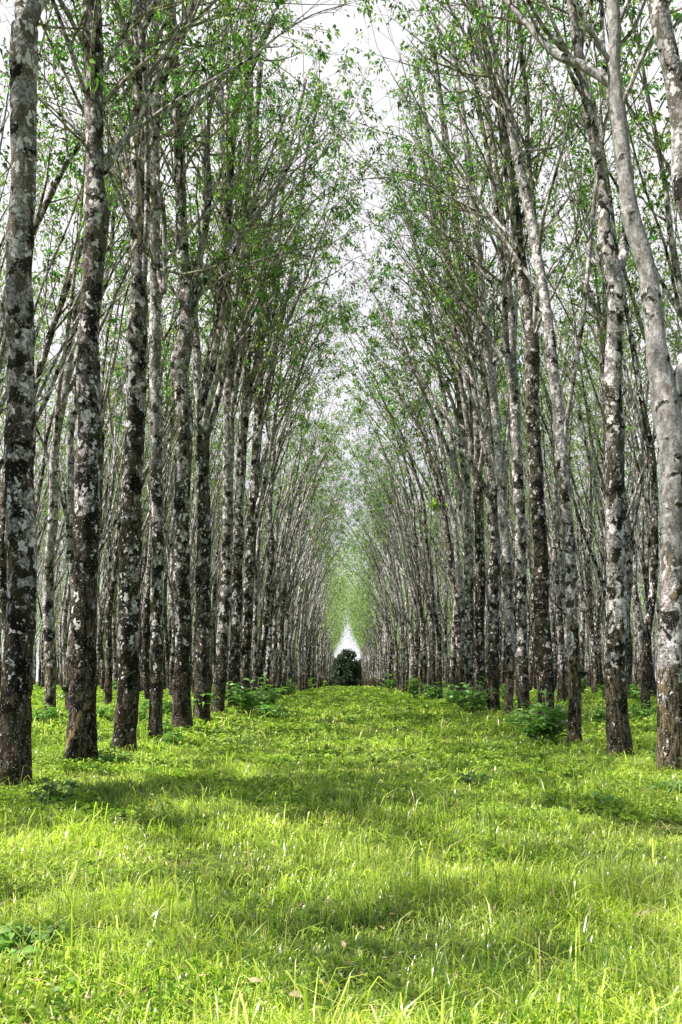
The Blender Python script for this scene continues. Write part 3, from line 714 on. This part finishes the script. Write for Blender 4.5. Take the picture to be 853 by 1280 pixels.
for (tx, ty) in FEET:
    n = 420 if ty < 24 else 220; a = g.uniform(0, 6.28, n); r = np.abs(g.normal(.22, .16, n)) + .10
    x = tx + r * np.cos(a); d = ty + r * np.sin(a); h = g.uniform(.08, .34, n) * np.exp(-(r - .2).clip(0) * 1.2); w = .0075 * g.uniform(.6, 1.3, n) * max(1, ty / 12)
    a2 = a + g.normal(0, .9, n); bn = g.uniform(.1, .9, n); b = np.c_[x, d, gz(x, d) - .01]; up = np.array([0, 0, 1.])
    dr = np.c_[np.cos(a2), np.sin(a2), 0 * a]; wd = np.c_[-np.sin(a2), np.cos(a2), 0 * a] * (w * .5)[:, None]
    m = b + up * (h * .6)[:, None] + dr * (h * bn * .3)[:, None]; t = b + up * (h * (1.05 - .5 * bn))[:, None] + dr * (h * bn * 1.1)[:, None]
    V = np.stack([b - wd, b + wd, m + wd, m - wd, t], 1).reshape(-1, 3); k = np.arange(n)[:, None] * 5
    mb.add(V, k + np.array([[0, 1, 2, 3]]), 0, np.repeat(np.clip(g.normal(.38, .22, n), 0, .97), 5)); mb.addf(k + np.array([[3, 2, 4]]))
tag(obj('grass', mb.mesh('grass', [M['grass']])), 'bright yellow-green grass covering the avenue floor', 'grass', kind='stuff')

def cover(mb, n, dmin, dmax, seed, size, hmax, expo=0.0, thr=-.1):
    x, d, g = scatter(n, dmin, dmax, expo, seed)
    cl = snoise(np.c_[x * .8 + 40, d * .8, 0 * x], 3.0, 3) + .35 * sstep(2.4, 4.2, np.abs(x))
    k = cl + g.normal(0, .25, n) > thr; x, d = x[k], d[k]; n = len(x)
    m_ = 6; bx = np.repeat(x, m_); by = np.repeat(d, m_)
    hh = np.repeat(g.uniform(.25, 1, n) * hmax * (1 + .5 * np.clip(d / 25, 0, 1)), m_)
    az = g.uniform(0, 6.28, n * m_); sc = np.repeat(np.maximum(1, d / 9) ** .8, m_)
    b = np.c_[bx + g.normal(0, .02, n * m_) * sc, by + g.normal(0, .02, n * m_) * sc, gz(bx, by) + hh * g.uniform(.35, 1, n * m_)]
    dr = np.c_[np.cos(az), np.sin(az), g.uniform(-.1, .7, n * m_)]
    L = size * sc * g.uniform(.6, 1.3, n * m_)
    tint = np.clip(np.repeat(g.normal(.45, .2, n), m_) + g.normal(0, .1, n * m_), 0, 1)
    leaves(mb, b, dr, L, L * .55, 0, tint, g=g)
mb = MB()
cover(mb, 9000, 2.4, 14, 21, .045, .11, thr=.15)
cover(mb, 34000, 9, 90, 22, .055, .15)
cover(mb, 8000, 70, 260, 23, .06, .2)
tag(obj('ground_cover', mb.mesh('ground_cover', [M['cover']], False)), 'low broad-leaved weeds mixed into the grass', 'ground cover', kind='stuff')

# leaf litter
mb = MB(); x, d, g = scatter(3200, 2.6, 60, 0, 31); n = len(x)
b = np.c_[x, d, gz(x, d) + g.uniform(.02, .11, n)]; L = g.uniform(.02, .055, n) * np.maximum(1, d / 14)
leaves(mb, b, np.c_[g.normal(0, 1, (n, 2)), g.normal(0, .2, n)], L, L * .5, 0, g.uniform(0, 1, n), droop=0, g=g)
for k in range(240):                                                # dry grass stems
    xx, dd, _ = scatter(1, 2.6, 14, 0, 400 + k); a = g.uniform(0, 6.28); p = np.array([xx[0], dd[0], float(gz(xx[0], dd[0]))]); l_ = g.uniform(.12, .38); e = np.array([math.cos(a) * l_, math.sin(a) * l_, l_ * g.uniform(.1, .9)])
    tube(mb, [p, p + e * .55 + [0, 0, .03], p + e], [.0016, .0014, .0007], 3, .5, tint=g.uniform(.6, 1), resample=False)
tag(obj('leaf_litter', mb.mesh('leaf_litter', [M['dry']], False)), 'scattered dry fallen leaves and straw stems in the grass', 'leaf litter', kind='stuff')

# ------------------------------------------------------------------ shrubs, saplings and weeds
def bigleaf(mb, b, d, L, W, tint, g, mat=0):
    """curved six-face leaves for near shrubs"""
    n = len(b); d = unit(d); up = unit(np.array([0, 0, 1.]) + g.normal(0, .35, (n, 3)))
    s = unit(np.cross(d, up)); nr = np.cross(s, d); L = np.broadcast_to(L, (n,))[:, None]; W = np.broadcast_to(W, (n,))[:, None]
    st = [(0, .0, 0), (.25, .36, .05), (.55, .5, .02), (.82, .28, -.10), (1, 0, -.25)]
    R_ = []
    for (t, w, z) in st: R_.append((b + d * L * t + np.array([0, 0, 1.]) * L * z, w))
    cols = [R_[0][0]]
    for q in (1, 2, 3): cols += [R_[q][0] - s * W * R_[q][1] + nr * W * .15, R_[q][0], R_[q][0] + s * W * R_[q][1] + nr * W * .15]
    cols.append(R_[4][0]); V = np.stack(cols, 1).reshape(-1, 3); k = np.arange(n)[:, None] * 11
    mb.add(V, np.concatenate([k + np.array([q]) for q in ([1, 2, 5, 4], [2, 3, 6, 5], [4, 5, 8, 7], [5, 6, 9, 8])]), mat, np.repeat(np.broadcast_to(tint, (n,)), 11))
    mb.addf(np.concatenate([k + np.array([q]) for q in ([0, 2, 1], [0, 3, 2], [7, 8, 10], [8, 9, 10])]), mat)

def shrub(name, label, cat, x, y, h, w, seed, stems=9, L=.16, ratio=.42, tint=.45, group=None, nl=9, rosette=False, z0=None, mat='shrub'):
    g = np.random.default_rng(seed); root = empty(name, (x, y, float(gz(x, y)) if z0 is None else z0)); tag(root, label, cat, group)
    ms = MB(); ml = MB()
    for k in range(stems):
        az = g.uniform(0, 6.28); rr = w * .5 * math.sqrt(g.uniform(.02, 1)); hh = h * g.uniform(.55, 1.05) * (1 - .35 * (rr / (w * .5)) ** 2)
        e = np.array([rr * math.cos(az), rr * math.sin(az), hh]); b = np.array([e[0] * .25, e[1] * .25, -.03])
        P, Rr = catmull([b, b + (e - b) * .5 + np.array([0, 0, hh * .12]), e], [.009, .007, .003], .08)
        tube(ms, P, Rr, 5, .1, resample=False)
        t = np.sort(g.uniform(.3, 1.0, nl)) if not rosette else g.uniform(.9, 1, nl)
        B = np.array([interp(P, Rr, a)[0] for a in t]); aa = np.arange(nl) * 2.4 + g.uniform(0, 6)
        D = np.c_[np.cos(aa), np.sin(aa), g.uniform(-.05, .6, nl)]
        l_ = L * g.uniform(.65, 1.2, nl); bigleaf(ml, B, D, l_, l_ * ratio, np.clip(tint + g.normal(0, .15) + g.normal(0, .08, nl), 0, 1), g)
    obj('stem', ms.mesh('shrub_stem', [M['twig']]), root); obj('foliage', ml.mesh('shrub_foliage', [M[mat]]), root)
    return root
def spot(px, py):
    # walk the ray down to the ground
    for d in np.arange(3, 200, .05):
        x = (px - CX) / F * d; z = CAMH + (HY - py) / F * d
        if z <= gz(x, d): return x, float(d)
    return (px - CX) / F * 100, 100.
SH = 'low shrubs and saplings under the trees'
def S(px, py, h, w, lab, seed, **k):
    h *= 1.3; w *= 1.08; stm = k.get('stems', 9); k['stems'] = int(stm * 1.3); k['L'] = k.get('L', .16) * 1.3; k['tint'] = min(.97, k.get('tint', .45) + .08)
    x, y = spot(px, py); nm = k.pop('name', 'shrub'); ct = k.pop('cat', 'shrub')
    shrub(nm, lab, ct, x, y, h, w, seed, group=SH, **k)
S(680, 933, .95, 1.15, 'dark green broad-leaved shrub around the foot of the fourth trunk on the right', 1, stems=20, L=.24, tint=.25)
S(648, 912, .55, .8, 'low mixed green weeds left of the dark right-hand shrub', 2, stems=12, L=.13)
S(592, 892, .95, 1.9, 'wide green bush beside the seventh trunk of the right row', 3, stems=26, L=.2, tint=.45)
S(566, 884, .8, 1.2, 'small green bush left of the wide bush in the right row', 4, stems=14, L=.18, tint=.6)
S(517, 876, 1.2, 1.0, 'bright green sapling clump far along the right row', 5, stems=12, L=.25, tint=.7)
S(487, 866, 1.4, 1.2, 'small bright bush farthest along the right row', 6, stems=12, L=.3, tint=.7)
S(318, 893, 1.05, 2.3, 'large broad-leaved shrub at the edge of the grass by the left row', 7, stems=34, L=.24, tint=.42)
S(340, 901, .5, 1.7, 'low trailing weeds in front of the large left-hand shrub', 8, stems=22, L=.15, tint=.5)
S(360, 872, 1.0, 1.7, 'pale bright-leaved bush right of the large left-hand shrub', 9, stems=16, L=.24, tint=.8)
S(384, 863, 1.2, 2.0, 'small yellow-green bush farthest along the left row', 10, stems=14, L=.3, tint=.8)
S(258, 906, .95, .42, 'thin sapling topped by a rosette of long glossy leaves before the sixth left trunk', 11, stems=3, L=.36, ratio=.26, nl=10, rosette=True, name='sapling', cat='sapling')
S(208, 921, .42, .5, 'small weed with pale lit leaves between the fourth and fifth left trunks', 12, stems=7, L=.12, tint=.75, name='weed', cat='weed')
S(178, 908, .7, .5, 'upright weed between the third and fourth left trunks', 13, stems=7, L=.16, tint=.5, name='weed', cat='weed')
S(212, 935, .32, .6, 'low leafy weed at the foot of the fourth left trunk', 14, stems=9, L=.12, tint=.35, name='weed', cat='weed')
S(758, 878, .9, .9, 'bright sapling standing between the second and third right trunks', 15, stems=9, L=.2, tint=.6, name='sapling', cat='sapling')
S(823, 962, .38, .30, 'small pale-leaved seedling left of the nearest right trunk', 16, stems=5, L=.11, ratio=.5, tint=.95, name='seedling', cat='seedling')
S(555, 862, 1.0, 1.4, 'hazy green bush behind the avenue row on the right', 17, stems=12, L=.22)
S(150, 866, 1.0, 1.3, 'green bush in the sunlit grass beyond the second left trunk', 18, stems=12, L=.22, tint=.6)
S(724, 872, .9, 1.0, 'leafy bush behind the third right trunk', 19, stems=12, L=.2, tint=.45)
S(800, 900, .5, .9, 'low weeds in the grass between the two nearest right trunks', 20, stems=10, L=.16, tint=.6, name='weed', cat='weed')
S(90, 880, .6, 1.2, 'low leafy growth left of the second left trunk', 21, stems=12, L=.2, tint=.5)
S(28, 1205, .20, .42, 'pinnate-leaved weed in shade at the lower left corner', 22, stems=8, L=.075, ratio=.5, nl=16, tint=.3, name='weed', cat='weed')
S(70, 1010, .30, .7, 'dark leafy weed at the foot of the nearest left trunk', 23, stems=10, L=.1, tint=.2, name='weed', cat='weed')
S(440, 905, .22, .7, 'low broad-leaved weed in the middle of the avenue', 24, stems=9, L=.09, tint=.55, name='weed', cat='weed')
S(300, 935, .25, .9, 'low leafy weed patch in the grass below the large left-hand shrub', 25, stems=12, L=.09, tint=.35, name='weed', cat='weed')
S(600, 985, .22, .7, 'dark low weed in open grass right of centre', 26, stems=12, L=.08, tint=.2, name='weed', cat='weed')
S(750, 1010, .2, .5, 'small weed in bright grass below the second right trunk', 27, stems=8, L=.07, tint=.5, name='weed', cat='weed')

S(140, 962, .3, .5, 'leafy weed right of the foot of the second left trunk', 31, stems=9, L=.11, tint=.5, name='weed', cat='weed')
S(212, 898, .6, .9, 'leafy bush just behind the fourth and fifth left trunks', 32, stems=14, L=.18, tint=.5)
S(120, 900, .5, 1.1, 'bright weeds in the sun between the second and third left trunks', 33, stems=14, L=.15, tint=.8, name='weed', cat='weed')
S(50, 905, .5, 1.0, 'bright weeds between the two nearest left trunks', 34, stems=13, L=.15, tint=.7, name='weed', cat='weed')
S(283, 880, .9, 1.0, 'dark leafy shrub behind the seventh left trunk', 35, stems=14, L=.22, tint=.3)
S(404, 860, 1.1, 2.0, 'last pale weeds at the far left verge of the avenue', 36, stems=14, L=.3, tint=.8)
S(538, 878, .9, 1.2, 'leafy weeds between the small bush and the sapling clump on the right', 37, stems=14, L=.2, tint=.5)
S(635, 880, .9, 1.0, 'green shrub behind the sixth right trunk', 38, stems=13, L=.2, tint=.5)
S(702, 905, .6, .8, 'leafy weeds between the third and fourth right trunks', 39, stems=12, L=.16, tint=.55)
S(745, 905, .5, .8, 'low bright weeds left of the second right trunk', 40, stems=12, L=.15, tint=.75, name='weed', cat='weed')
S(793, 880, .8, 1.0, 'green shrub beyond the gap between the two nearest right trunks', 41, stems=12, L=.2, tint=.5)
S(838, 1000, .2, .7, 'brownish-green weeds around the small dead branch at the right edge', 42, stems=10, L=.09, tint=.5, name='weed', cat='weed')

# bright fern-like epiphyte on a right-row trunk
x_, y_ = (543 - CX) / F * 47.6, 47.3
shrub('epiphyte', 'yellow-green tuft of leaves growing high on a right-row trunk', 'epiphyte', x_, y_ - .3, .6, 1.4, 77, stems=16, L=.34, tint=.95, z0=CAMH + (HY - 640) / F * 47.3, mat='cover')

# ------------------------------------------------------------------ latex cups
def cup(px, py, d, label, r=.075):
    x, _, z = at(px, py, d); root = empty('latex_cup', (x, d, z)); tag(root, label, 'cup', 'latex cups hung on trunks')
    prof = [(0.0, -r * .95), (r * .45, -r * .85), (r * .85, -r * .35), (r, .25 * r), (r * 1.04, r * .3), (r * .95, r * .3), (r * .8, -.2 * r), (0, -r * .7)]
    n = 20; V = []; th = np.linspace(0, 2 * pi, n, endpoint=False)
    for (a, b) in prof: V += [(max(a, 1e-4) * math.cos(t), max(a, 1e-4) * math.sin(t), b) for t in th]
    f = [(i * n + j, i * n + (j + 1) % n, (i + 1) * n + (j + 1) % n, (i + 1) * n + j) for i in range(len(prof) - 1) for j in range(n)]
    mb = MB(); mb.add(V, f); obj('bowl', mb.mesh('cup_bowl', [M['cup']]), root)
    mb = MB(); ring = [(r * 1.06 * math.cos(t), r * 1.06 * math.sin(t), r * .22) for t in np.linspace(0, 2 * pi, 18)] + [(r * 2.2, 0, r * .6)]
    tube(mb, ring, [.003] * len(ring), 5, .02); obj('wire_hanger', mb.mesh('cup_wire', [M['wire']]), root)
    return root
cup(83, 860, 13.9, 'round black latex cup on the left side of the second left trunk', .078)
c2 = cup(730, 841, 18.1, 'round black latex cup on the right side of the third right trunk', .085); c2.rotation_euler = (0, 0, pi)

# ------------------------------------------------------------------ fallen bits
def stick(name, label, px, py, L, az, r, mat, seed, twigs=3, lift=.06):
    g = np.random.default_rng(seed); x, y = spot(px, py); root = empty(name, (x, y, float(gz(x, y)) + lift)); tag(root, label, 'stick')
    mb = MB(); d = np.array([math.cos(az), math.sin(az), .04]); pts = [d * L * t + np.array([0, 0, .02 * math.sin(t * 5)]) + g.normal(0, .012, 3) for t in np.linspace(-.5, .5, 6)]
    A = tube(mb, pts, np.linspace(r, r * .4, 6), 7, .05); obj('stem', mb.mesh('stick', [M[mat]]), root)
    for k in range(twigs):
        mb = MB(); b, rr, T = interp(A[0], A[1], g.uniform(.2, .9)); s = unit(T + g.normal(0, .7, 3) * [1, 1, .4] + [0, 0, .15])
        tube(mb, [b, b + s * .08 * L / .6, b + s * .2 * L / .6 + g.normal(0, .01, 3)], [rr * .6, rr * .45, rr * .2], 5, .05); obj('side_twig', mb.mesh('twig', [M[mat]]), root)
stick('fallen_twig', 'thin dark twig lying in the grass at lower left', 95, 1190, .36, -.35, .006, 'darkstick', 1, 1, .13)
stick('fallen_branch', 'small dead branch in the grass near the right photo edge', 838, 1010, .9, .25, .011, 'stick', 2, 5)
stick('fallen_twig', 'short pale twig in the grass right of centre', 742, 1160, .3, 2.1, .004, 'stick', 3, 1, .08)
def drylf(px, py, L, az, label, seed):
    g = np.random.default_rng(seed); x, y = spot(px, py); mb = MB()
    bigleaf(mb, np.zeros((1, 3)), np.array([[math.cos(az), math.sin(az), .15]]), L, L * .45, .7, g)
    o = obj('fallen_leaf', mb.mesh('fallen_leaf', [M['dry']])); o.location = (x, y, float(gz(x, y)) + .09); tag(o, label, 'leaf', 'large dry leaves fallen on the grass')
drylf(245, 1248, .085, .6, 'curled tan dry leaf near the bottom edge left of centre', 1)
drylf(306, 1254, .095, .2, 'flat pale dry leaf at the bottom, right of the curled tan one', 2)
drylf(360, 1272, .08, -.3, 'pale dry leaf cut by the bottom photo edge', 3)
drylf(690, 1136, .10, 1.0, 'small pale dry leaf in grass right of centre', 4)
drylf(815, 1165, .11, 2.6, 'dry leaf in bright grass near the right edge', 5)

# ------------------------------------------------------------------ light
SUN_EL, SUN_AZ = R(57), R(-104)          # azimuth from +Y (view direction) toward +X; negative = left
sd = np.array([math.sin(SUN_AZ) * math.cos(SUN_EL), math.cos(SUN_AZ) * math.cos(SUN_EL), math.sin(SUN_EL)])
sl = bpy.data.lights.new('sun', 'SUN'); sl.energy = 10.0; sl.angle = R(.53); sl.color = (1.0, .94, .82)
so = bpy.data.objects.new('sun', sl); COL.objects.link(so)
from mathutils import Vector
so.rotation_euler = Vector(tuple(-sd)).to_track_quat('-Z', 'Y').to_euler()
so.location = (-20, 0, 40)
w = bpy.data.worlds.new('World'); SC.world = w; w.use_nodes = True; nt = w.node_tree; nt.nodes.clear(); N_ = N(nt)
out = N_.n('ShaderNodeOutputWorld'); bg = N_.n('ShaderNodeBackground'); bg.inputs['Strength'].default_value = .11
sky = N_.n('ShaderNodeTexSky'); sky.sky_type = 'NISHITA'; sky.sun_disc = False; sky.sun_elevation = SUN_EL; sky.sun_rotation = SUN_AZ
tc = N_.n('ShaderNodeTexCoord'); cl = N_.noise(tc.outputs['Generated'], 2.2, 6, .6, .3)
cloud = N_.mix(N_.smooth(cl, .3, .7), (9.0, 8.9, 9.4), (10.8, 10.6, 10.9))
sp = N_.n('ShaderNodeSeparateXYZ'); N_.l(tc.outputs['Generated'], sp.inputs[0])
haze = N_.smooth(N_.math('SUBTRACT', sp.outputs[1], N_.math('MULTIPLY', N_.math('MAXIMUM', N_.math('SUBTRACT', sp.outputs[2], .66), 0.0), 2.2)), -.05, .45)   # white haze painted into the sky ahead of the camera, away from the sun
fac = N_.math('ADD', N_.math('ADD', .06, N_.math('MULTIPLY', haze, .84)), N_.math('MULTIPLY', N_.smooth(cl, .42, .62), .15))
c = N_.mix(fac, sky.outputs[0], cloud)
N_.l(c, bg.inputs['Color']); N_.l(bg.outputs[0], out.inputs[0])

# ------------------------------------------------------------------ camera
cd = bpy.data.cameras.new('camera'); cam = bpy.data.objects.new('camera', cd); COL.objects.link(cam); SC.camera = cam
cam.location = (0, 0, CAMH); cam.rotation_euler = (R(90), 0, 0)
cd.sensor_fit = 'VERTICAL'; cd.sensor_height = 36; cd.lens = F / 1280 * 36
cd.shift_y = (HY - 640) / 1280; cd.shift_x = -(CX - 426.5) / 1280
cd.clip_end = 5000; cd.clip_start = .05
SC.view_settings.view_transform = 'Standard'; SC.view_settings.look = 'None'; SC.view_settings.exposure = 0; SC.view_settings.gamma = 1
SC.cycles.max_bounces = 8; SC.cycles.diffuse_bounces = 4; SC.cycles.transmission_bounces = 4
